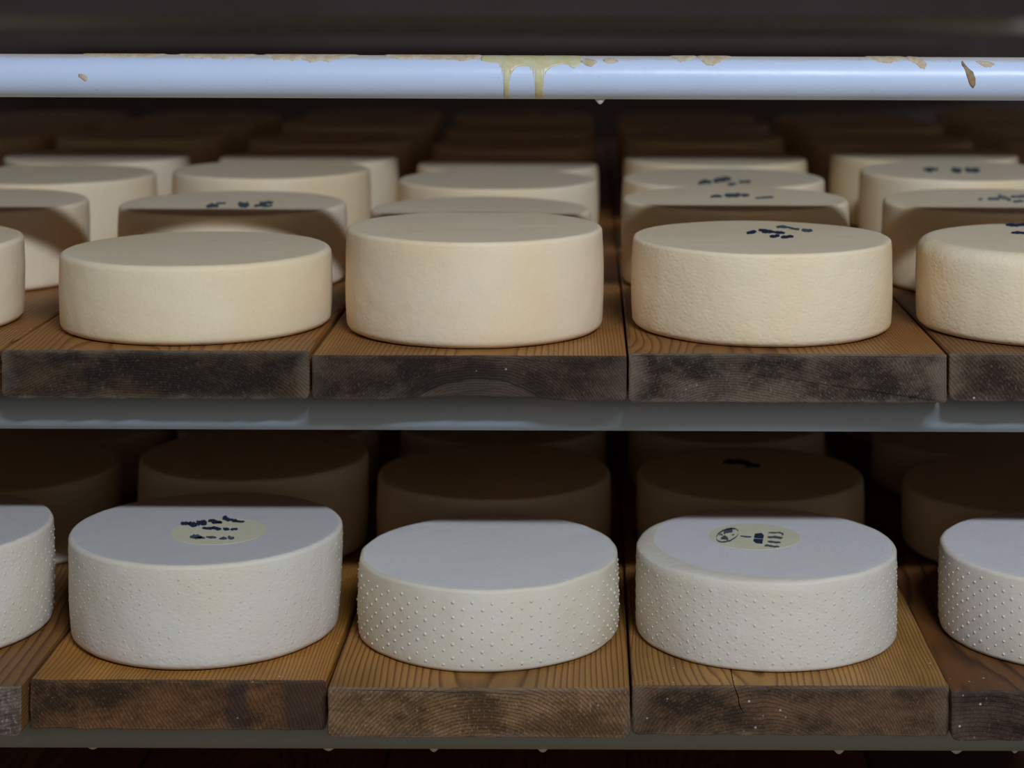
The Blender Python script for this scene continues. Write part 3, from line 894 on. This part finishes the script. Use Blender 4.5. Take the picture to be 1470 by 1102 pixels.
w = LW[(2, 1)]
cx, cy = loc(w, 316, 764)
lab2 = slab('casein_label', w, [disc(w, cx, cy, 0.0475, 0.0475, 64)], M['casein'], lift=0.0002, thick=0.0010)
lab2['label'] = 'round pale yellow label'
s = 8.647
polys = []
S2 = [([(235, 205), (300, 203), (350, 212)], 1.6), ([(330, 205), (400, 220), (440, 225)], 2.6), ([(430, 190), (500, 200), (560, 205)], 2.9),
      ([(575, 175), (650, 170), (700, 185), (750, 192)], 1.7), ([(620, 195), (690, 192), (740, 190)], 1.0), ([(752, 140), (800, 140), (850, 160)], 2.3),
      ([(850, 155), (900, 165), (940, 175)], 1.9), ([(920, 182), (980, 178), (1030, 180)], 1.1),
      ([(500, 262), (580, 265), (640, 262)], 1.5), ([(620, 258), (690, 266), (740, 272)], 1.7), ([(760, 268), (810, 272), (840, 275)], 1.8), ([(850, 278), (900, 272), (945, 268)], 1.3)]
for i, (pts, hw) in enumerate(S2):
    polys += stroke(w, sub(w, 235, 730, s, pts), hw, 20 + i)
slab('ink_print', w, polys, M['ink'], lab2, lift=0.0006, thick=0.0002)
polys = []
for i, (pts, hw) in enumerate([([(350, 372), (420, 365), (500, 372)], 1.9), ([(400, 388), (480, 380), (540, 385)], 1.0), ([(550, 372), (610, 378), (680, 380)], 1.2),
                               ([(715, 392), (770, 385), (810, 390)], 1.4), ([(820, 375), (860, 390), (900, 380)], 2.0)]):
    polys += stroke(w, sub(w, 235, 730, s, pts), hw, 40 + i)
slab('ink_print', w, polys, M['ink_faded'], lab2, lift=0.0006, thick=0.0002)

def stamp(w, px0, py0, s, items, mat):
    polys = []
    for i, (pts, hw) in enumerate(items):
        polys += stroke(w, sub(w, px0, py0, s, pts), hw, 60 + i)
    o = slab('ink_stamp', w, polys, M[mat])
    o['label'] = 'blurred blue ink stamp'
    if 'faded' in mat or 'pale' in mat: o['label'] = 'faded grey ink stamp'
    return o

stamp(UW[(4, 1)], 1050, 305, 10.5, [([(240, 300), (320, 292), (390, 282)], 1.5), ([(420, 262), (500, 262), (580, 270)], 1.3), ([(470, 295), (560, 290), (640, 296)], 1.0),
      ([(570, 270), (680, 292), (820, 302)], 1.3), ([(590, 350), (660, 345), (740, 342)], 1.4), ([(760, 365), (850, 358), (950, 352)], 1.4)], 'ink')
stamp(UW[(4, 1)], 1050, 305, 10.5, [([(690, 210), (780, 208), (870, 216)], 1.4), ([(860, 215), (960, 240), (1040, 245)], 1.2), ([(1070, 262), (1150, 258), (1235, 266)], 1.6)], 'ink_faded')
stamp(UW[(2, 2)], 280, 270, 10.5, [([(180, 295), (280, 280), (370, 285)], 1.9), ([(330, 250), (400, 250), (480, 245)], 0.9), ([(660, 270), (740, 270), (830, 275)], 2.6),
      ([(900, 290), (1000, 270), (1100, 285)], 1.6), ([(980, 235), (1080, 240), (1190, 230)], 1.3), ([(1050, 295), (1180, 280)], 1.0)], 'ink_faded')
stamp(UW[(4, 3)], 980, 230, 9.8, [([(230, 315), (330, 295), (420, 300)], 2.0), ([(440, 290), (560, 265), (690, 260)], 2.6), ([(640, 335), (760, 320)], 1.2), ([(800, 300), (900, 295), (970, 298)], 1.4)], 'ink_faded')
stamp(UW[(4, 2)], 980, 230, 9.8, [([(400, 505), (480, 498), (570, 500)], 1.2), ([(600, 488), (720, 488), (830, 482)], 2.0), ([(830, 490), (950, 482)], 1.4), ([(1030, 525), (1180, 515), (1290, 512)], 0.9)], 'ink_faded')
stamp(UW[(5, 3)], 1310, 220, 8.82, [([(140, 190), (240, 185), (340, 185)], 1.6), ([(190, 215), (270, 205)], 1.4), ([(500, 200), (560, 200), (630, 200)], 2.6), ([(670, 190), (750, 195), (860, 200)], 2.6)], 'ink_faded')
stamp(UW[(5, 2)], 1310, 220, 8.82, [([(840, 565), (900, 560)], 1.4), ([(960, 560), (1050, 560), (1120, 555)], 1.8), ([(1090, 520), (1180, 545), (1260, 575)], 2.0), ([(1250, 530), (1400, 525), (1520, 530)], 1.6), ([(1280, 590), (1420, 588)], 1.4)], 'ink_pale')
stamp(UW[(5, 1)], 1310, 220, 8.82, [([(1190, 888), (1300, 893), (1400, 885), (1520, 880)], 1.6)], 'ink')
stamp(UW[(5, 1)], 1310, 220, 8.82, [([(1260, 985), (1380, 985), (1500, 990)], 1.3)], 'ink')
stamp(LW[(4, 2)], 1030, 640, 10.0, [([(100, 225), (300, 215), (480, 230), (420, 265), (640, 275)], 2.6)], 'ink')
